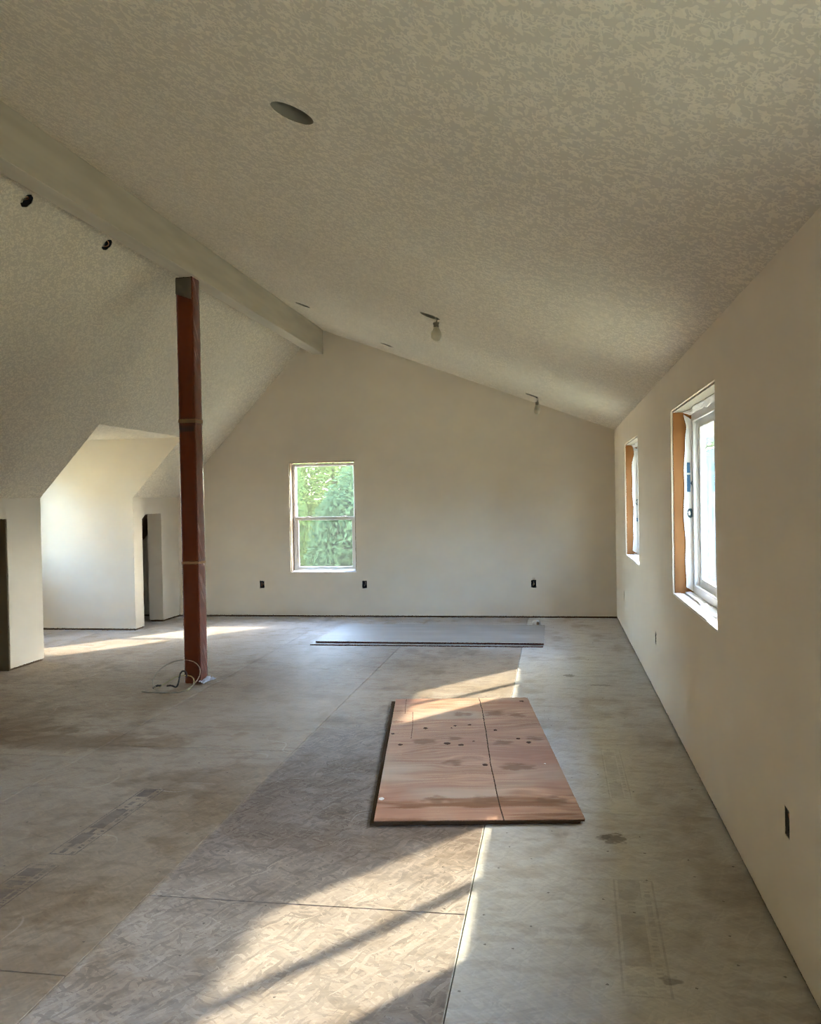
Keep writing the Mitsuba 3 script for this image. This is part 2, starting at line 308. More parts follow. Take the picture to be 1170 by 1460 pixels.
def ply_color(p, n, uv):
    u = (p.x - BC[0]) * BR[0, 0] + (p.y - BC[1]) * BR[0, 1]
    v = (p.x - BC[0]) * BR[1, 0] + (p.y - BC[1]) * BR[1, 1]
    w = fbm(u * 2.2, v * 4.5, 3.0, 3)
    g = noise(u * 5, v * 70 + 16 * w, 1.0)
    g2 = fbm(u * 1.6 + 4, v * 8 + 6 * w, 6.0, 3)
    c = mix((0.31, 0.165, 0.10), (0.56, 0.36, 0.25), dr.clip(0.5 * g + 0.9 * g2 - 0.2, 0, 1))
    c = mix(c, (0.36, 0.17, 0.12), 0.55 * smoothstep(0.5, 0.75, fbm(u * 2.5, v * 1.8, 9.0, 2)))
    c = mix(c, (0.50, 0.42, 0.33), 0.6 * smoothstep(0.5, 0.8, fbm(u * 1.8 + 7, v * 3.2, 15.0, 3)))
    band = smoothstep(0.85, 1.05, -v) * 0.8
    c = mix(c, (0.20, 0.085, 0.035), band * smoothstep(0.4, 0.65, fbm(u * 3, v * 14, 21.0, 3)))
    for a, b, s in SN:
        d = dr.square((u - a) / (0.075 * s)) + dr.square((v - b) / (0.06 * s)) + 1.4 * (noise(u * 26, v * 50, 2) - 0.5)
        c = mix(c, (0.20, 0.10, 0.055), 0.6 * (1 - smoothstep(0.1, 1.2, d)))
    for a, b, s in KN:
        d = dr.square((u - a) / (0.016 * s)) + dr.square((v - b) / (0.021 * s)) + 0.5 * (noise(u * 70, v * 70, 5) - 0.5)
        c = mix(c, (0.045, 0.018, 0.01), 0.92 * (1 - smoothstep(0.6, 1.2, d)))
    d = dr.square((u + 0.463) / 0.014) + dr.square((v + 0.983) / 0.022)
    c = mix(c, (0.75, 0.73, 0.70), 1 - smoothstep(0.7, 1.1, d))
    d = dr.square((u - 0.405) / 0.006) + dr.square((v + 0.45) / 0.011)
    c = mix(c, (0.75, 0.73, 0.70), 1 - smoothstep(0.7, 1.1, d))
    # the joint between two face veneers
    sx = 0.118 + 0.012 * dr.sin(v * 2.1) + 0.004 * (noise(v * 9, 2.0, 1.0) - 0.5)
    c = mix(c, (0.06, 0.03, 0.018), (1 - smoothstep(0.0015, 0.0045, dr.abs(u - sx))) * smoothstep(0.25, 0.4, noise(v * 5, 4.0, 2.0) + 0.25))
    for (lx, v0, v1) in ((-0.345, 0.07, 0.73), (-0.398, 0.67, 1.1)):
        on = (v > v0) & (v < v1)
        c = mix(c, (0.10, 0.05, 0.03), dr.select(on, 0.7 * (1 - smoothstep(0.001, 0.004, dr.abs(u - lx - 0.004 * dr.sin(v * 5)))), 0))
    return dr.clip(c, 0.01, 0.9)
scene['plywood_face'] = pbr(proc(ply_color), 0.62, 0.35)
scene['plywood_dark'] = pbr((0.085, 0.05, 0.03), 0.8, 0.2)
scene['ply_edge_light'] = pbr((0.45, 0.36, 0.26), 0.8, 0.2)
def pale_sheet(p, n, uv):
    a = fbm(p.x * 3, p.y * 9, 2.0, 3)
    return mix((0.30, 0.285, 0.268), (0.37, 0.352, 0.332), a)
scene['pale_sheet'] = pbr(proc(pale_sheet), 0.5, 0.35)
scene['sheet_edge'] = pbr((0.085, 0.035, 0.025), 0.8, 0.2)
scene['bark'] = pbr((0.10, 0.075, 0.05), 0.9, 0.1)
scene['grass_ground'] = pbr((0.42, 0.36, 0.20), 0.9, 0.1)
def leafy(c):
    return {'type': 'principledthin', 'base_color': rgb(c), 'roughness': 0.5, 'diff_trans': 0.9, 'spec_trans': 0.0, 'eta': 1.4}
scene['leaf_green'] = leafy((0.10, 0.155, 0.05))
scene['leaf_yellow'] = leafy((0.20, 0.24, 0.065))
scene['leaf_blocker'] = leafy((0.025, 0.045, 0.022))
scene['leaf_dark'] = leafy((0.085, 0.135, 0.062))
scene['pale_siding'] = pbr((0.13, 0.185, 0.20), 0.8, 0.2)
scene['bounce_cream'] = pbr((0.86, 0.74, 0.52), 0.85, 0.2)
scene['roofing'] = pbr((0.12, 0.11, 0.10), 0.9, 0.1)

# ------------------------------------------------------------------ the setting: walls, ceilings, floor
def cyl_between(a, b, r, seg=28):
    a, b = np.array(a, float), np.array(b, float)
    d = b - a; L = np.linalg.norm(d); z = d / L
    x = np.cross(z, [0.0, 1, 0] if abs(z[1]) < 0.9 else [1.0, 0, 0]); x /= np.linalg.norm(x); y = np.cross(z, x)
    m = m3.Manifold.cylinder(L, r, r, seg)
    return m.transform(np.column_stack([x, y, z, a]))
NR = np.array([SR, 0, 1.0]); NR /= np.linalg.norm(NR)        # out through the right slope
NL = np.array([-SL, 0, 1.0]); NL /= np.linalg.norm(NL)
HOLES = [(-0.915, 3.04), (-2.555, 8.73), (-1.884, 9.84), (-0.930, 6.66), (-0.232, 9.95)]
HR = 0.083
TH = 0.30
slab = prism_y([(XRIDGE, ZRIDGE), (1.37, zr(1.37)), (1.37, zr(1.37) + TH), (XRIDGE, ZRIDGE + TH)], YB - 0.2, YF + 0.5)
cuts = []
for hx, hy in HOLES:
    c = np.array([hx, hy, zr(hx)])
    cuts.append(cyl_between(c - NR * 0.05, c + NR * 0.16, HR, 40))
slab = slab - union(cuts)
obj('ceiling', slab, 'knockdown', kind='structure', label='right-hand slope of the ceiling with knockdown texture')
BOXES_L = [(-3.195, 4.928), (-3.192, 5.897)]
slabL = prism_y([(XRIDGE, ZRIDGE), (XRIDGE, ZRIDGE + TH), (-6.75, zl(-6.75) + TH), (-6.75, zl(-6.75))], YB - 0.2, YF + 0.5)
slabL = slabL - bx(-7.5, -4.0, DY0 - 0.005, DY1 + 0.005, -1, DZ + 0.02).trim_by_plane([0, 0, 1], -2)
cuts = [cyl_between(np.array([x, y, zl(x)]) - NL * 0.03, np.array([x, y, zl(x)]) + NL * 0.07, 0.05, 8) for x, y in BOXES_L]
slabL = slabL - union(cuts)
obj('ceiling', slabL, 'knockdown', kind='structure', label='steep left-hand slope of the ceiling with the dormer opening')
obj('ceiling', bx(DX - 0.15, -4.10, DY0 - 0.1, DY1 + 0.1, DZ, DZ + 0.10) ^ prism_y([(-9, DZ - 1), (-4.236 + 0.10 / SL, DZ + 0.10), (-4.236, DZ), (-4.9, DZ - 1)][::1] + [(-4.9, DZ - 1.0)] if False else [(-9, DZ - 0.5), (-4.236 - 0.5 / SL, DZ - 0.5), (-4.236 + 0.5 / SL, DZ + 0.5), (-9, DZ + 0.5)], DY0 - 0.2, DY1 + 0.2),
    'knockdown', kind='structure', label='small flat ceiling inside the dormer')

W1, W2, W0 = (4.10, 5.60, 0.86, 2.01), (7.76, 9.19, 0.86, 2.01), (-1.2, 2.0, 0.86, 2.01)
FW = (-3.345, -2.483, 0.565, 1.98)
GAP = 0.019
BOX_R = [(2.93, 0.428), (6.58, 0.428), (9.505, 0.411)]
BOX_F = [(-3.735, 0.413), (-2.382, 0.411), (-0.264, 0.416)]
bw, bh = 0.030, 0.047
wall = bx(XR, XR + 0.16, YB - 0.2, YF + 0.16, GAP, 2.60)
for (a, b, c, d) in (W1, W2, W0): wall = wall - bx(XR - 1, XR + 1, a, b, c, d)
wall = wall - union([bx(XR - 0.1, XR + 0.075, y - bw, y + bw, z - bh, z + bh) for y, z in BOX_R])
obj('wall_right', wall, 'drywall', kind='structure')
far = prism_y([(-7.0, GAP), (XR + 0.1, GAP), (XR + 0.1, 2.6), (XRIDGE, ZRIDGE + 0.15), (-4.87, 1.75), (-7.0, 0.6)], YF, YF + 0.16)
far = far - bx(FW[0], FW[1], YF - 1, YF + 1, FW[2], FW[3])
far = far - union([bx(x - bw, x + bw, YF - 0.1, YF + 0.075, z - bh, z + bh) for x, z in BOX_F])
obj('wall_far', far, 'drywall', kind='structure')
obj('wall_back', prism_y([(-7.0, GAP), (XR + 0.1, GAP), (XR + 0.1, 2.6), (XRIDGE, ZRIDGE + 0.15), (-4.87, 1.75), (-7.0, 0.6)], YB - 0.15, YB), 'drywall', kind='structure')
knee = bx(XK - 0.185, XK, YB, YF + 0.05, GAP, ZK + 0.02) ^ prism_y([(-6, -1), (XK + 0.5, -1), (XK + 0.5, zl(XK + 0.5)), (XK - 0.3, zl(XK - 0.3) + 0.03), (-6, 0.6)], YB - 1, YF + 1)
knee = knee - bx(-6, -4, DY0 - 0.09, DY1 + 0.09, -1, 3)
knee = knee - prism_x([(9.665, -1), (10.175, -1), (10.175, 1.36), (9.76, 1.36), (9.665, 1.30)], -6, -4)
knee = knee - bx(-6, -4, 6.35, 7.08, -1, 1.374)
obj('wall_left', knee, 'drywall', kind='structure')
for a, b in ((DY1 + 0.115, YF), (5.9, DY0 - 0.115)):  # dark boards added to stand in for shade inside the crawl openings
    obj('crawl_shade_board', bx(-5.62, -5.60, a, b, -0.018, zl(-5.62) - 0.02), 'plate_wood', 'wall_left')
    obj('crawl_shade_board', prism_y([(-5.6, zl(-5.6) - 0.005), (XK - 0.19, zl(XK - 0.19) - 0.005), (XK - 0.19, zl(XK - 0.19) - 0.02), (-5.6, zl(-5.6) - 0.02)], a, b), 'plate_wood', 'wall_left')
obj('crawl_shade_board', bx(-5.6, XK - 0.19, DY1 + 0.115, DY1 + 0.125, -0.018, 1.05), 'plate_wood', 'wall_left')
obj('crawl_shade_board', bx(-5.6, XK - 0.19, DY0 - 0.125, DY0 - 0.115, -0.018, 1.05), 'plate_wood', 'wall_left')
obj('jamb', bx(XK - 0.186, XK - 0.006, 7.066, 7.079, 0.0, 1.373), 'jamb_shade_brown', 'wall_left')  # dark board added to paint the shade on the near jamb
poly = [(DX, GAP), (XK, GAP), (XK, ZK), (-4.236, DZ), (-4.236 + 0.05 / SL, DZ + 0.05), (DX, DZ + 0.05)]
obj('wall_dormer_far', prism_y(poly, DY1, DY1 + 0.11), 'drywall', kind='structure')
obj('wall_dormer_near', prism_y(poly, DY0 - 0.11, DY0), 'drywall', kind='structure')
DW = (7.95, 8.95, 0.85, 2.0)
dw = bx(DX - 0.15, DX, DY0 - 0.11, DY1 + 0.11, -0.1, DZ + 0.1) - bx(-8, -5, DW[0], DW[1], DW[2], DW[3])
obj('wall_dormer_outer', dw, 'drywall', kind='structure')

# sill plates in the dark gap under the boards
obj('trim_1', bx(XR + 0.012, XR + 0.14, YB, YF + 0.1, -0.02, GAP + 0.003), 'plate_wood', kind='structure')
obj('trim_2', bx(-6.9, XR + 0.1, YF + 0.012, YF + 0.14, -0.02, GAP + 0.003), 'plate_wood', kind='structure')
tl = bx(XK - 0.17, XK - 0.012, YB, YF + 0.02, -0.02, GAP + 0.003) - bx(-6, -4, DY0 - 0.09, DY1 + 0.09, -1, 3) - bx(-6, -4, 9.665, 10.175, -1, 1) - bx(-6, -4, 6.35, 7.08, -1, 1)
obj('trim_3', tl, 'plate_wood', kind='structure')
obj('trim_4', bx(DX, XK - 0.01, DY1 + 0.012, DY1 + 0.10, -0.02, GAP + 0.003), 'plate_wood', kind='structure')
obj('trim_5', bx(DX, XK - 0.01, DY0 - 0.10, DY0 - 0.012, -0.02, GAP + 0.003), 'plate_wood', kind='structure')
obj('trim_6', bx(-6.9, XR + 0.1, YB - 0.14, YB - 0.012, -0.02, GAP + 0.003), 'plate_wood', kind='structure')

# subfloor: panels of strand board on a dark base
obj('floor', bx(-7.0, XR + 0.15, YB - 0.15, YF + 0.15, -0.20, -0.019), 'gap_dark', kind='structure')
JT = 0.0018
offs = {0: 1.68, -1: 0.62, -2: 0.06, -3: 1.28 + 0.98, -4: 0.6, -5: 1.5}
for col in range(-5, 1):
    x0, x1 = PX0 + col * PW, PX0 + (col + 1) * PW
    x0, x1 = max(x0, -6.6), min(x1, XR + 0.01)
    k = -3
    while True:
        y0 = offs[col] + k * PL; y1 = y0 + PL; k += 1
        if y1 < YB: continue
        if y0 > YF: break
        y0c, y1c = max(y0, YB), min(y1, YF + 0.01)
        dz = 0.0008 * (rng.random() - 0.5)
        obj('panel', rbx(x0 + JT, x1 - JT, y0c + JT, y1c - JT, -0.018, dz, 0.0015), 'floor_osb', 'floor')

# ------------------------------------------------------------------ windows
def ring_x(x0, x1, y0, y1, z0, z1, w):
    return union([rbx(x0, x1, y0, y0 + w, z0, z1), rbx(x0, x1, y1 - w, y1, z0, z1), rbx(x0, x1, y0 + w * .5, y1 - w * .5, z0, z0 + w), rbx(x0, x1, y0 + w * .5, y1 - w * .5, z1 - w, z1)])
def ring_y(y0, y1, x0, x1, z0, z1, w):
    return union([rbx(x0, x0 + w, y0, y1, z0, z1), rbx(x1 - w, x1, y0, y1, z0, z1), rbx(x0 + w * .5, x1 - w * .5, y0, y1, z0, z0 + w), rbx(x0 + w * .5, x1 - w * .5, y0, y1, z1 - w, z1)])

def slider_window(name, W, seed, prints):
    y0, y1, z0, z1 = W
    labels[name] = {'label': {'window_2': 'nearer sliding window in the right wall with bare wooden jamb', 'window_3': 'farther sliding window in the right wall near the corner'}.get(name, 'sliding window in the right wall beside the camera'), 'kind': 'structure'}
    r = np.random.default_rng(seed)
    d = 0.013
    # rough-opening lumber behind the board edge
    for a, b in ((y0 - 0.001, y0 + 0.010), (y1 - 0.010, y1 + 0.001)):
        obj('jamb', bx(XR + d, XR + 0.158, a, b, z0 + 0.011, z1 - 0.011), 'stud_wood', name)
    obj('header', bx(XR + d, XR + 0.158, y0, y1, z1 - 0.010, z1 + 0.001), 'plaster_grey', name)
    obj('sill', bx(XR + 0.001, XR + 0.158, y0 + 0.001, y1 - 0.001, z0 - 0.001, z0 + 0.010), 'dusty_white', name)
    # vinyl frame, fixed light and slider
    fx0, fx1 = XR + 0.122, XR + 0.185
    a, b, c, e = y0 + 0.012, y1 - 0.012, z0 + 0.016, z1 - 0.020
    obj('frame', ring_x(fx0, fx1, a, b, c, e, 0.040) + ring_x(fx0 - 0.0, fx0 + 0.018, a, b, c, e, 0.052), 'vinyl', name)
    ym = (a + b) / 2
    s1 = obj('sash', ring_x(fx0 + 0.034, fx0 + 0.056, ym - 0.03, b - 0.038, c + 0.038, e - 0.038, 0.055), 'vinyl', name)
    s0 = obj('sash', ring_x(fx0 + 0.010, fx0 + 0.032, a + 0.036, ym + 0.03, c + 0.036, e - 0.036, 0.045), 'vinyl', name)
    def pane(s, x, ya, yb):
        obj('pane', trimesh.Trimesh([[x, ya, c + 0.06], [x, yb, c + 0.06], [x, yb, e - 0.06], [x, ya, e - 0.06]], [[0, 1, 2], [0, 2, 3]], process=False), 'pane_glass', s)
    pane(s1, fx0 + 0.054, ym - 0.01, b - 0.06)
    pane(s0, fx0 + 0.021, a + 0.06, ym + 0.01)
    # house wrap folded in over the outer half of the far jamb, with a wavy free edge
    ph = r.random(8) * 6
    def edge(v): return 0.004 * np.sin(v * 9 + ph[0]) + 0.003 * np.sin(v * 23 + ph[1]) + 0.008 * np.exp(-((v - 0.93) / 0.05) ** 2) * 2
    def far_flap(u, v):
        x = XR + 0.074 + edge(v) + (0.128 - 0.074) * u
        yy = y1 - 0.014 - 0.004 * (meshkit.noise(np.stack([u * 3, v * 11, v * 0 + seed], -1)) + 0.6 * (1 - u) ** 2)
        z = z0 + 0.05 - 0.035 * u + v * (z1 - z0 - 0.075)
        return np.stack([x, yy, z], -1)
    hw = obj('house_wrap', grid_sheet(far_flap, 8, 60, 0.0012), 'house_wrap', name, smooth=35)
    def near_flap(u, v):
        x = XR + 0.074 + edge(v) + (0.128 - 0.074) * u
        yy = y0 + 0.014 + 0.004 * (meshkit.noise(np.stack([u * 3, v * 11, v * 0 + seed], -1)) + 0.6 * (1 - u) ** 2)
        z = z0 + 0.03 + v * (z1 - z0 - 0.055)
        return np.stack([x, yy, z], -1)
    obj('house_wrap', grid_sheet(near_flap, 8, 40, 0.0012), 'house_wrap', name, smooth=35)
    def head_flap(u, v):
        n1 = meshkit.noise(np.stack([v * 7, u * 2, u * 0 + seed], -1)); n2 = meshkit.noise(np.stack([v * 19, u * 3, u * 0 + seed + 3], -1))
        x = XR + 0.060 + 0.030 * n1 * (1 - u) + (0.128 - 0.060) * u
        z = z1 - 0.014 - 0.028 * n2 * np.sin(np.pi * np.clip(u, 0, 1)) - 0.012 * n1 * u
        return np.stack([x, y0 + 0.03 + v * (y1 - y0 - 0.06), z], -1)
    obj('house_wrap', grid_sheet(head_flap, 8, 70, 0.0012), 'house_wrap', name, smooth=35)
    def sill_flap(u, v):
        n1 = meshkit.noise(np.stack([v * 6, u * 2, u * 0 + seed + 8], -1)); n2 = meshkit.noise(np.stack([v * 22, u * 3, u * 0 + seed + 5], -1))
        x = XR + 0.064 + 0.022 * (n1 - 0.4) * (1 - u) + (0.126 - 0.064) * u
        z = z0 + 0.0125 + 0.010 * n2 * np.sin(np.pi * u * 0.9) + 0.008 * (n1 > 0.55) * (1 - u)
        return np.stack([x, y0 + 0.02 + v * (y1 - y0 - 0.04), z], -1)
    obj('house_wrap', grid_sheet(sill_flap, 8, 70, 0.0012), 'house_wrap', name, smooth=35)
    # a strip of board edge across the sill and a few chips of plaster
    obj('sill_strip', rbx(XR + 0.002, XR + 0.050, y0 + 0.3, y1 - 0.02, z0 + 0.0105, z0 + 0.014, 0.001), 'dusty_white', name)
    yp = y1 - 0.0205
    for kind, xc, zc, sx, sz in prints:
        if kind == 'bar': m = bx(xc - sx, xc + sx, yp - 0.0006, yp + 0.0012, zc - sz, zc + sz); mat = 'print_blue'
        elif kind == 'wedge': m = prism_y([(xc - sx, zc), (xc + sx, zc - sz), (xc + sx, zc + sz)], yp - 0.0006, yp + 0.0012); mat = 'print_dark'
        else:
            t = np.linspace(0, 2 * np.pi, 28, endpoint=False)
            outer = m3.CrossSection([np.stack([sx * np.cos(t), sz * np.sin(t)], 1)]); inner = m3.CrossSection([np.stack([sx * .48 * np.cos(t) - sx * .3, sz * .48 * np.sin(t)], 1)])
            m = m3.Manifold.extrude(outer - inner, 0.0018).transform(np.array([[1, 0, 0, xc], [0, 0, -1, yp + 0.0012], [0, 1, 0, zc]], float)); mat = 'print_dark'
        obj('print', m, mat, hw)
slider_window('window_2', W1, 3, [('bar', XR + 0.101, 1.655, 0.0095, 0.032), ('bar', XR + 0.101, 1.557, 0.0095, 0.053), ('wedge', XR + 0.119, 1.557, 0.009, 0.030), ('ring', XR + 0.108, 1.372, 0.017, 0.030)])
slider_window('window_3', W2, 5, [('ring', XR + 0.118, 1.41, 0.013, 0.032), ('bar', XR + 0.118, 1.23, 0.008, 0.02)])

def hung_window(name, label, y_in, sgn, fx0, fx1, fz0, fz1, swap=False):
    """single-hung window. y_in: inner face of the wall, sgn: outward along y; swap: the window stands in an x-plane instead"""
    labels[name] = {'label': label, 'kind': 'structure'}
    def place(m):
        m = tri(m).copy()
        if swap:
            v = m.vertices.copy(); m.vertices = np.stack([v[:, 1], v[:, 0], v[:, 2]], 1); m.faces = m.faces[:, ::-1]
        return m
    def Y(a, b): return (y_in + sgn * a, y_in + sgn * b) if sgn > 0 else (y_in + sgn * b, y_in + sgn * a)
    d = 0.013
    for a, b in ((fx0 - 0.001, fx0 + 0.010), (fx1 - 0.010, fx1 + 0.001)):
        obj('jamb', place(bx(a, b, *Y(d, 0.158), fz0 + 0.011, fz1 - 0.011)), 'grey_wood', name)
    obj('header', place(bx(fx0, fx1, *Y(d, 0.158), fz1 - 0.010, fz1 + 0.001)), 'grey_wood', name)
    obj('sill', place(bx(fx0 + .001, fx1 - .001, *Y(0.001, 0.158), fz0 - 0.001, fz0 + 0.008)), 'dusty_white', name)
    a, b, c, e = fx0 + 0.018, fx1 - 0.012, fz0 + 0.012, fz1 - 0.022
    obj('frame', place(ring_y(*Y(0.105, 0.175), a, b, c, e, 0.028)), 'vinyl', name)
    zm = c + (e - c) * 0.487
    s0 = obj('sash', place(ring_y(*Y(0.110, 0.134), a + 0.020, b - 0.020, c + 0.018, zm + 0.024, 0.042)), 'vinyl', name)
    s1 = obj('sash', place(ring_y(*Y(0.138, 0.160), a + 0.014, b - 0.014, zm - 0.020, e - 0.012, 0.026)), 'vinyl', name)
    def pane(s, dy, z0, z1, x0, x1):
        y = y_in + sgn * dy
        obj('pane', place(trimesh.Trimesh([[x0, y, z0], [x1, y, z0], [x1, y, z1], [x0, y, z1]], [[0, 1, 2], [0, 2, 3]], process=False)), 'pane_glass', s)
    pane(s0, 0.122, c + 0.05, zm - 0.01, a + 0.05, b - 0.05)
    pane(s1, 0.149, zm - 0.005, e - 0.03, a + 0.03, b - 0.03)
    for q in (0.22, 0.80):
        xx = a + (b - a) * q
        obj('latch', place(rbx(xx - 0.022, xx + 0.022, *Y(0.108, 0.132), zm + 0.022, zm + 0.034, 0.002)), 'vinyl', name)
    def wrap(u, v):
        n1 = meshkit.noise(np.stack([v * 5, u * 2, u * 0 + 2], -1))
        return np.stack([fx0 + 0.02 + v * (fx1 - fx0 - 0.04), y_in + sgn * (0.035 + 0.07 * u), fz0 + 0.011 + 0.035 * u * n1 + 0.004 * n1], -1)
    obj('house_wrap', place(grid_sheet(wrap, 6, 40, 0.0012)), 'house_wrap', name, smooth=35)
slider_window('window_5', W0, 9, [])
hung_window('window_1', 'single-hung window in the far wall with greenery behind', YF, 1, *FW)
hung_window('window_4', 'window in the dormer, out of view behind the knee wall', DX, -1, *DW, swap=True)

# ------------------------------------------------------------------ ridge beam and post
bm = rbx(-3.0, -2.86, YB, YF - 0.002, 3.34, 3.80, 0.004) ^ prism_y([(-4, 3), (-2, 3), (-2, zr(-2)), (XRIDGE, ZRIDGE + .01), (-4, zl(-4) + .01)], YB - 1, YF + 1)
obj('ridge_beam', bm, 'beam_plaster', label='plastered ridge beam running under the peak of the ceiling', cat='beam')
PX, PX1, PY, PY1, PZ = -3.03, -2.89, 6.70, 6.84, 3.338
p_ = thing('wooden_post', 'reddish brown square wooden post wrapped in clear plastic, holding up the ridge beam', 'post')
obj('post_core', rbx(PX, PX1, PY, PY1, 0.001, PZ, 0.004), 'post_wood', p_)
def shell(nz=150, npside=7):
    """clear film around the post: a wrinkled open tube"""
    per = []
    c = [(PX, PY), (PX1, PY), (PX1, PY1), (PX, PY1)]
    for i in range(4):
        a, b = np.array(c[i]), np.array(c[(i + 1) % 4])
        for k in range(npside): per.append((a + (b - a) * k / npside, i))
    v, f = [], []
    zs = np.linspace(0.004, PZ - 0.002, nz); N = len(per)
    nrm = np.array([(0, -1), (1, 0), (0, 1), (-1, 0)], float)
    for z in zs:
        for q, (pt, i) in enumerate(per):
            k = q % npside
            n = nrm[i] if k else (nrm[i] + nrm[i - 1]) / 1.3
            amt = 0.0025 if k == 0 else 0.0018 + 0.0038 * meshkit.noise(np.array([pt[0] * 40 + z * 16, pt[1] * 40 + z * 16, z * 5]))
            v.append([*(pt + n * amt), z])
    for i in range(nz - 1):
        for j in range(N):
            l = (j + 1) % N
            f += [[i * N + j, i * N + l, (i + 1) * N + l], [i * N + j, (i + 1) * N + l, (i + 1) * N + j]]
    return trimesh.Trimesh(np.array(v), np.array(f), process=False)
obj('plastic_wrap', shell(), 'clear_film', p_, smooth=True, label='clear plastic film wrapped around the post')
def band(z0, z1, g=0.0065):
    return rbx(PX - g, PX1 + g, PY - g, PY1 + g, z0, z1, 0.002) - bx(PX - g + .0012, PX1 + g - .0012, PY - g + .0012, PY1 + g - .0012, z0 - 1, z1 + 1)
obj('tape_band', band(2.145, 2.180), 'tape_tan', p_, label='tan tape band around the wrapped post')
obj('tape_band', band(0.985, 1.008), 'tape_tan', p_, label='tan tape band around the wrapped post')
obj('stain', bx(PX + 0.004, PX1 - 0.006, PY - 0.0012, PY + 0.001, 2.075, 2.118), 'wire_black', p_, label='dark mark below the upper tape')
def top_wrap(u, v):
    n1 = meshkit.noise(np.stack([u * 4, v * 5, u * 0], -1)); n2 = meshkit.noise(np.stack([u * 11, v * 13, u * 0 + 4], -1))
    return np.stack([PX + 0.002 + u * (PX1 - PX - 0.004), PY - 0.008 - 0.010 * n1 - 0.005 * n2, 3.33 - v * (0.13 + 0.05 * u)], -1)
obj('plastic_bunch', grid_sheet(top_wrap, 14, 16, 0.001), 'plastic_grey', p_, smooth=40, label='bunched grey plastic at the head of the post')
def foot_wrap(u, v):
    n1 = meshkit.noise(np.stack([u * 4, v * 4, u * 0 + 6], -1)); n2 = meshkit.noise(np.stack([u * 9, v * 9, u * 0 + 1], -1))
    x = -2.893 + 0.055 * v * (0.6 + 0.6 * n1); y = 6.66 + 0.22 * u
    return np.stack([x, y, 0.004 + 0.028 * n2 * (1 - v * 0.7) + 0.012 * (1 - v)], -1)
obj('plastic_flap', grid_sheet(foot_wrap, 16, 10, 0.001), 'hazy_film', p_, smooth=40, label='loose crumpled plastic at the foot of the post')

# cable coil at the foot of the post
k_ = thing('cable_coil', 'loose coil of pale electrical cable lying against the foot of the wooden post', 'cable')
cc, tilt = np.array([-3.005, 6.49, 0.100]), math.radians(34)
ex, ey = np.array([1.0, 0.10, 0.02]), np.array([-0.05, math.cos(tilt), math.sin(tilt)])
def loop(r, off, ph, n=90, turns=1.0, rr=0.0):
    t = np.linspace(0, 2 * np.pi * turns, int(n * turns))
    w = (1 + rr * np.sin(2 * t + ph))
    q = cc + r * np.cos(t + ph)[:, None] * w[:, None] * ex + (r * 0.99) * np.sin(t + ph)[:, None] * w[:, None] * ey + np.asarray(off)
    q[:, 2] = np.maximum(q[:, 2], 0.006)
    return q
obj('loop', tube(loop(0.186, (0, 0, 0), 1.2, turns=1.0, rr=0.012), 0.0036, 8, False), 'cable_tan', k_, smooth=40)
obj('loop', tube(loop(0.176, (0.008, -0.012, -0.004), 3.6, turns=0.42, rr=0.02), 0.0036, 8), 'cable_tan', k_, smooth=40)
obj('loop', tube(spline([(-3.15, 6.47, 0.012), (-3.10, 6.52, 0.05), (-3.03, 6.56, 0.085), (-2.96, 6.56, 0.096), (-2.89, 6.53, 0.09), (-2.85, 6.46, 0.05), (-2.87, 6.38, 0.012)], 40), 0.0045, 8), 'wire_yellow', k_, smooth=40)
obj('lead', tube(spline([(-2.905, 6.45, 0.10), (-2.916, 6.46, 0.15), (-2.936, 6.46, 0.152), (-2.965, 6.45, 0.09), (-2.992, 6.44, 0.028), (-3.03, 6.45, 0.036), (-3.075, 6.46, 0.030)], 40), 0.0062, 8), 'wire_black', k_, smooth=40, label='black cut end of the cable')
obj('lead', tube(spline([(-3.19, 6.45, 0.012), (-3.16, 6.46, 0.03), (-3.13, 6.47, 0.03)], 12), 0.007, 8), 'wire_black', k_, smooth=40)
obj('tail', tube(spline([(-3.24, 6.36, 0.006), (-3.19, 6.34, 0.006), (-3.12, 6.33, 0.006), (-3.02, 6.335, 0.008), (-2.93, 6.345, 0.01)], 24), 0.0036, 8), 'cable_tan', k_, smooth=40)

# ------------------------------------------------------------------ boards on the floor
def sheet(u0, u1, v0, v1, z0, z1, rot=0.0, r=0.0015):
    m = rbx(u0, u1, v0, v1, z0, z1, r).rotate([0, 0, 8.0 + rot])
    return m.translate([BC[0], BC[1], 0])
s_ = thing('plywood_sheet', 'dark lower plywood sheet, almost hidden under the knotty one on the floor', 'plywood sheet', 'plywood sheets in the stack')
del labels[s_]['group']
obj('panel', sheet(-0.506, 0.455, -1.262, 1.10, 0.0015, 0.0125, 0.3), 'plywood_dark', s_)
s_ = thing('plywood_sheet', 'knotty reddish brown plywood sheet lying on top of another on the floor', 'plywood sheet')
obj('core', sheet(-0.480, 0.480, -1.270, 1.11, 0.0135, 0.0215), 'plywood_dark', s_)
obj('face_veneer', sheet(-0.481, 0.481, -1.271, 1.111, 0.0216, 0.0265, 0, 0.001), 'plywood_face', s_)
s_ = thing('wall_board', 'lower of two pale boards lying flat near the far wall', 'board')
obj('core', rbx(-2.50, -0.13, 8.57, 9.81, 0.0015, 0.0095, 0.001), 'sheet_edge', s_)
obj('face', rbx(-2.501, -0.129, 8.569, 9.811, 0.0096, 0.0116, 0.0005), 'pale_sheet', s_)
s_ = thing('wall_board', 'upper of two pale boards lying flat near the far wall, dark red edge', 'board')
obj('core', rbx(-2.46, -0.125, 8.64, 9.86, 0.0165, 0.0285, 0.001), 'sheet_edge', s_)
obj('face', rbx(-2.461, -0.124, 8.639, 9.861, 0.0286, 0.0306, 0.0005), 'pale_sheet', s_)
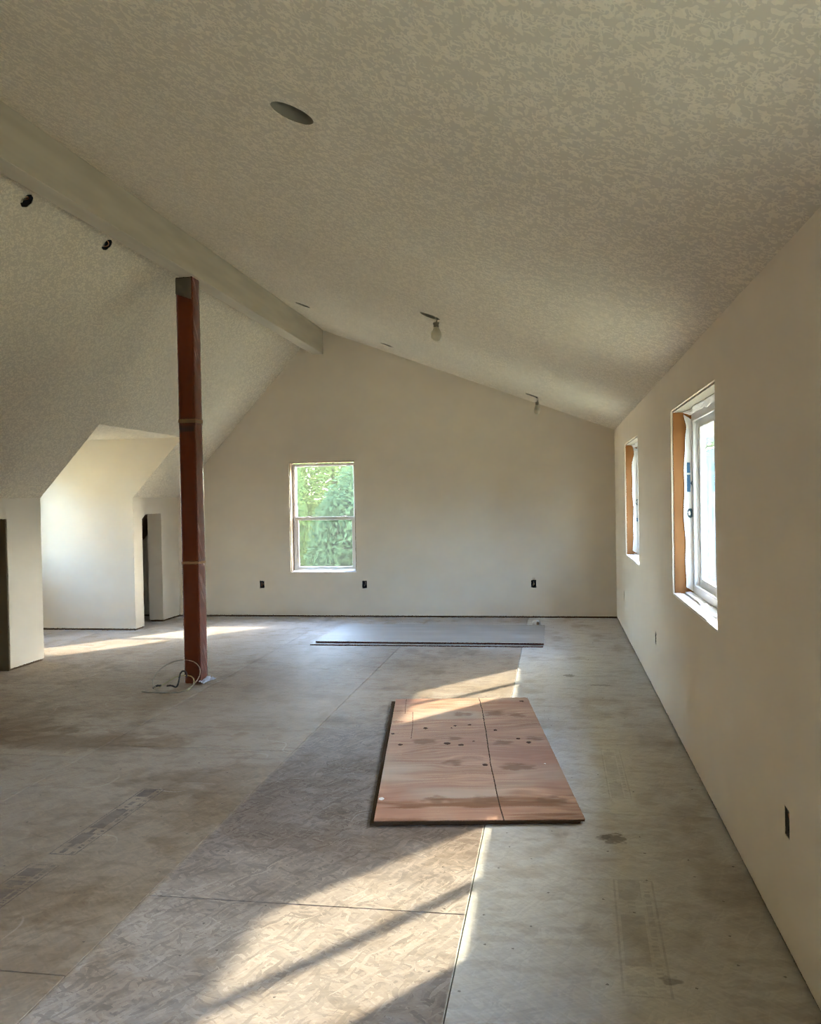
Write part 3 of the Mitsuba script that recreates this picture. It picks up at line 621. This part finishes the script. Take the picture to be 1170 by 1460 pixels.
for x in (-2.3, -1.3, -0.35):
    obj('spacer', rbx(x, x + 0.04, 8.7, 9.75, 0.0118, 0.0164, 0.001), 'sheet_edge', s_)
# roll of joint tape behind the boards
k_ = thing('tape_roll', 'small pale roll of joint tape standing on the pale boards by the far wall', 'tape roll')
t = np.linspace(0, 2 * np.pi, 40, endpoint=False)
prof = [(0.021, -0.025), (0.040, -0.025), (0.0425, -0.0225), (0.0425, 0.0225), (0.040, 0.025), (0.021, 0.025), (0.021, -0.025)]
def stand(m):
    m = m.copy(); m.apply_transform(trimesh.transformations.rotation_matrix(math.radians(90), [1, 0, 0]))
    m.apply_transform(trimesh.transformations.rotation_matrix(math.radians(42), [0, 0, 1]))
    m.apply_translation([-0.222, 9.90, 0.0425 + 0.001]); return m
obj('roll', stand(lathe(prof, 40)), 'tape_roll', k_, smooth=35)
obj('spool', stand(lathe([(0.0185, -0.0245), (0.0208, -0.0245), (0.0208, 0.0245), (0.0185, 0.0245), (0.0185, -0.0245)], 32)), 'cardboard', k_, smooth=35)

# ------------------------------------------------------------------ electrical boxes
def ebox(key, axis, sgn, pos, mat, grey):
    """open box let into a wall; axis 0: x-plane, 1: y-plane"""
    d, t = 0.070, 0.003
    o = rbx(-bw + .0006, bw - .0006, 0.002, d, -bh + .0006, bh - .0006, .001) - bx(-bw + t, bw - t, 0.0 - 1, d - t, -bh + t, bh - t)
    def pl(m):
        m = tri(m).copy(); v = m.vertices.copy()
        if axis == 0:
            m.vertices = np.stack([pos[0] + sgn * v[:, 1], pos[1] + v[:, 0], pos[2] + v[:, 2]], 1); m.faces = m.faces[:, ::-1]
        else:
            m.vertices = v + np.array(pos)
        return m
    obj('housing', pl(o), mat, key)
    r = np.random.default_rng(int(abs(pos[0] * 100 + pos[1] * 37)))
    for i in range(3):
        s = [(-0.018 + 0.018 * i, d - 0.006, -0.03 + 0.06 * (i % 2)), (0.012 * r.normal(), 0.03, 0.02 * r.normal()), (0.012 * r.normal(), 0.012, 0.018 * r.normal()), (0.01 * r.normal(), 0.008, 0.026 * (1 - 2 * (i % 2)))]
        s = [(max(-.022, min(.022, a)), b, max(-.038, min(.038, c))) for a, b, c in s]
        obj('wire', pl(tube(spline(s, 14), 0.0022, 6)), ('wire_white', 'wire_black', 'copper')[i] if grey else ('wire_black', 'wire_white', 'wire_black')[i], key, smooth=40)
    for z in (-bh + 0.008, bh - 0.008):
        obj('screw_tab', pl(rbx(-0.006, 0.006, 0.003, 0.010, z - 0.004, z + 0.004, .0008)), mat, key)
names = ['open electrical box in the far wall left of the window', 'open electrical box in the far wall just right of the window', 'open electrical box in the far wall near the right corner']
for (x, z), l, g in zip(BOX_F, names, (True, False, False)):
    ebox(thing('electrical_box', l, 'electrical box', 'electrical boxes in the walls'), 1, 1, (x, YF, z), 'box_blue', g)
names = ['open electrical box in the right wall nearest the camera', 'open electrical box in the right wall below and between the two windows', 'open electrical box in the right wall nearest the far corner']
for (y, z), l in zip(BOX_R, names):
    ebox(thing('electrical_box', l, 'electrical box', 'electrical boxes in the walls'), 0, 1, (XR, y, z), 'box_grey', True)
def frame_on(c, n):
    n = np.asarray(n, float); y = np.array([0, 1.0, 0]); x = np.cross(y, n); x /= np.linalg.norm(x); y = np.cross(n, x)
    M = np.eye(4); M[:3, 0], M[:3, 1], M[:3, 2], M[:3, 3] = x, y, n, c
    return M
for (x, y), l in zip(BOXES_L, ['round ceiling box with wires beside the ridge beam, farther left of the post', 'round ceiling box with wires beside the ridge beam, nearer the post']):
    k_ = thing('ceiling_box', l, 'ceiling box', 'round boxes in the left ceiling slope')
    M = frame_on([x, y, zl(x)], NL)
    m = tri(m3.Manifold.cylinder(0.062, 0.0485, 0.0485, 8).translate([0, 0, 0.004]) - m3.Manifold.cylinder(0.08, 0.046, 0.046, 8).translate([0, 0, -0.021 + 0.0])).copy(); m.apply_transform(M)
    obj('housing', m, 'box_blue', k_)
    r = np.random.default_rng(int(y * 10))
    for i in range(3):
        tt = np.linspace(0, 5.0, 22); ph = r.random() * 6; rr = 0.030 - 0.006 * i
        q = np.stack([rr * np.cos(tt + ph), rr * np.sin(tt + ph), 0.045 - 0.036 * np.sin(tt / 5.0 * np.pi)], 1)
        w = tube(q, 0.0028, 6); w.apply_transform(M)
        obj('wire', w, ('wire_white', 'copper', 'box_grey')[i], k_, smooth=40)
lab = ['large round downlight hole in the ceiling nearest the camera', 'round downlight hole seen edge-on beside the end of the ridge beam', 'round downlight hole seen edge-on above the far wall, without a bulb', 'round downlight hole with the nearer bulb hanging from its rim', 'round downlight hole near the right corner with the farther bulb']
for (hx, hy), l in zip(HOLES, lab):
    k_ = thing('downlight_can', l, 'downlight', 'downlight cans in the right ceiling slope')
    M = frame_on([hx, hy, zr(hx)], NR)
    m = tri(m3.Manifold.cylinder(0.125, HR - .0008, HR - .0008, 40).translate([0, 0, 0.0015]) - m3.Manifold.cylinder(0.115, HR - 0.003, HR - 0.003, 40).translate([0, 0, -0.001])).copy(); m.apply_transform(M)
    obj('housing', m, 'can_inside', k_, smooth=35)
    m = tri(rbx(-0.035, 0.03, -0.025, 0.03, 0.075, 0.1135, 0.004)).copy(); m.apply_transform(M)
    obj('junction_box', m, 'can_metal', k_)
    w = tube(spline([(0.02, 0.01, 0.10), (0.05, 0.03, 0.06), (0.045, 0.06, 0.03), (0.02, 0.062, 0.05), (0.0, 0.05, 0.10)], 18), 0.003, 6); w.apply_transform(M)
    obj('wire', w, 'wire_white', k_, smooth=40)

# bulbs hanging on their leads out of two of the holes
def bulb(hole, top, bottom, r, label, tilt=0.0):
    k_ = thing('hanging_bulb', label, 'light bulb', None)
    x, y = top[0], top[1]
    L = top[2] - bottom
    prof = np.array([(0.000, 0.0), (0.45, 0.035), (0.80, 0.13), (0.98, 0.27), (1.0, 0.36), (0.92, 0.47), (0.72, 0.60), (0.52, 0.70), (0.44, 0.76), (0.42, 0.78)]) * [r, L]
    prof = np.stack([prof[:, 0], prof[:, 1] + bottom], 1)
    m = lathe(prof, 28); m.apply_translation([x, y, 0]); obj('glass_bulb', m, 'bulb_frost', k_, smooth=True)
    sp = [(0, .76), (0.50, .76), (0.50, .80), (0.44, .81), (0.50, .84), (0.44, .86), (0.50, .89), (0.46, .93), (0.60, .94), (0.60, 1.0), (0, 1.0)]
    m = lathe(np.array([(a * r, bottom + b * L) for a, b in sp]), 24); m.apply_translation([x, y, 0]); obj('socket', m, 'socket_grey', k_, smooth=30)
    st = [(0, .30), (.10, .31), (.14, .5), (.22, .70), (.2, .77), (0, .77)]
    m = lathe(np.array([(a * r, bottom + b * L) for a, b in st]), 12); m.apply_translation([x, y, 0]); obj('filament_stem', m, 'socket_grey', k_, smooth=30)
    hx, hy, hz = hole
    for d in (-0.004, 0.004):
        obj('lead', tube(spline([(hx + d, hy, hz + 0.06), (hx + d, hy, hz - 0.005), (x + 0.3 * (hx - x) + 2 * d, y, top[2] + 0.05), (x + d, y, top[2] - 0.002)], 16), 0.0022, 6), 'wire_black' if d > 0 else 'wire_white', k_, smooth=40)
bulb((-0.872, 6.66, zr(-0.872)), (-0.880, 6.65, 2.850), 2.703, 0.042, 'nearer dull light bulb hanging on its wire from the right ceiling slope')
bulb((-0.19, 9.93, zr(-0.19)), (-0.176, 9.93, 2.560), 2.415, 0.036, 'farther light bulb hanging on its wire near the right corner')

# ------------------------------------------------------------------ outside: ground a storey below, trees
obj('ground', bx(-60, 60, -40, 90, -3.4, -3.2), 'grass_ground', kind='structure')
def leaves(n, c, rad, size, seed, bottom=None):
    r = np.random.default_rng(seed)
    d = r.normal(size=(n, 3)); d /= np.linalg.norm(d, axis=1, keepdims=True)
    lump = 0.78 + 0.45 * meshkit.fbm(d * 2.2 + seed, 3)
    p = np.array(c) + d * np.array(rad) * (r.random((n, 1)) ** 0.28) * lump[:, None]
    a = r.normal(size=(n, 3)); a[:, 2] -= 0.3; a /= np.linalg.norm(a, axis=1, keepdims=True)
    b = np.cross(a, r.normal(size=(n, 3))); b /= np.linalg.norm(b, axis=1, keepdims=True)
    s = size * (0.7 + 0.6 * r.random((n, 1)))
    v = np.stack([p - a * s, p + b * s * 0.42, p + a * s, p - b * s * 0.42], 1).reshape(-1, 3)
    i = np.arange(n)[:, None] * 4
    f = np.vstack([i + [0, 1, 2], i + [0, 2, 3]])
    return trimesh.Trimesh(v, f, process=False)
def tree(x, y, h, rx, ry, n, mat, seed, label, z0=-3.2, size=0.055, group=None, cat='tree', crown_from=0.18):
    k_ = thing('leafy_tree', label, cat, group)
    r = np.random.default_rng(seed)
    top = z0 + h
    obj('trunk', tube(spline([(x, y, z0), (x + 0.05, y, z0 + h * .25), (x - 0.06, y + 0.05, z0 + h * .5), (x, y, z0 + h * .8)], 14), np.linspace(0.14, 0.03, 14), 8), 'bark', k_, smooth=40)
    for q in range(6):
        a = q * 1.05 + r.random(); zb = z0 + h * (.3 + .08 * q)
        obj('branch', tube(spline([(x, y, zb), (x + rx * .35 * math.cos(a), y + ry * .35 * math.sin(a), zb + .3), (x + rx * .7 * math.cos(a), y + ry * .7 * math.sin(a), zb + .7)], 8), np.linspace(0.045, 0.012, 8), 5), 'bark', k_)
    zc = z0 + h * (crown_from + (1 - crown_from) / 2); rz = h * (1 - crown_from) / 2
    obj('foliage', leaves(n, (x, y, zc), (rx, ry, rz), size, seed), mat, k_, kind='stuff')
for i, (x, y, h, rx, n, mat, lb) in enumerate([
        (-5.95, 16.8, 6.6, 1.05, 26000, 'leaf_green', 'green leafy tree outside the far window, left of its middle'),
        (-4.95, 19.2, 7.2, 1.45, 26000, 'leaf_yellow', 'yellow-green tree outside the far window showing at its top'),
        (-3.65, 16.0, 5.3, 0.95, 26000, 'leaf_dark', 'dark green bush outside the far window, low in its middle'),
        (-2.75, 18.3, 6.6, 0.7, 16000, 'leaf_green', 'green tree outside the far window, right of its middle'),
        (-6.9, 23.5, 8.8, 3.0, 26000, 'leaf_green', 'wide green tree filling the view behind the others outside the far window'),
        (-7.9, 18.4, 6.8, 1.3, 16000, 'leaf_dark', 'dark green tree outside, left of the far window view')]):
    tree(x, y, h, rx, 0.85, n, mat, 40 + i, lb)
for i, (x, y) in enumerate([(9.0, -1.6), (9.4, 2.9), (9.0, 7.3), (9.6, 11.7), (9.2, 16.2), (9.3, -6.1), (9.0, -10.6)]):  # unseen trees added to block low sky light through the right windows
    tree(x, y, 7.5 + 0.3 * (i % 2), 1.2, 1.8, 9000, 'leaf_blocker', 80 + i, ['third', 'fourth', 'fifth', 'sixth', 'farthest', 'second', 'nearest'][i] + ' tall tree of the unseen row added to block sky light outside the right-hand windows', size=0.16, group='row of unseen light-blocking trees added on the right')
h_ = thing('neighbour_house', 'added unseen cream house reflecting warm light towards the dormer', 'house')  # unseen house added to bounce warm sunlight into the dormer
obj('wall', bx(-34.0, -24.0, -14.0, 6.0, -3.2, 3.0), 'bounce_cream', h_)
obj('roof', prism_x([(-14.6, 3.0), (-4.0, 7.5), (6.6, 3.0), (6.6, 3.2), (-4.0, 7.7), (-14.6, 3.2)], -34.5, -23.5), 'roofing', h_)
h_ = thing('neighbour_house', 'pale neighbouring house seen through the nearer right-hand window', 'house')
obj('wall', bx(2.2, 12.0, 27.0, 36.0, -3.2, 1.6), 'pale_siding', h_)
for k in range(26):
    obj('siding_board', bx(2.19, 12.0, 26.975, 27.0, -3.1 + 0.18 * k, -3.1 + 0.18 * k + 0.172), 'pale_siding', h_)
rf = prism_y([(1.7, 1.55), (7.1, 4.2), (12.5, 1.55), (12.5, 1.75), (7.1, 4.4), (1.7, 1.75)], 26.5, 36.5)
obj('roof', rf, 'roofing', h_)
obj('gable', prism_y([(2.2, 1.6), (12.0, 1.6), (7.1, 4.0)], 27.0, 27.2), 'pale_siding', h_)
tree(6.5, 44.0, 10.5, 4.0, 2.5, 5000, 'leaf_green', 71, 'tall tree behind the pale neighbouring house', size=0.2)
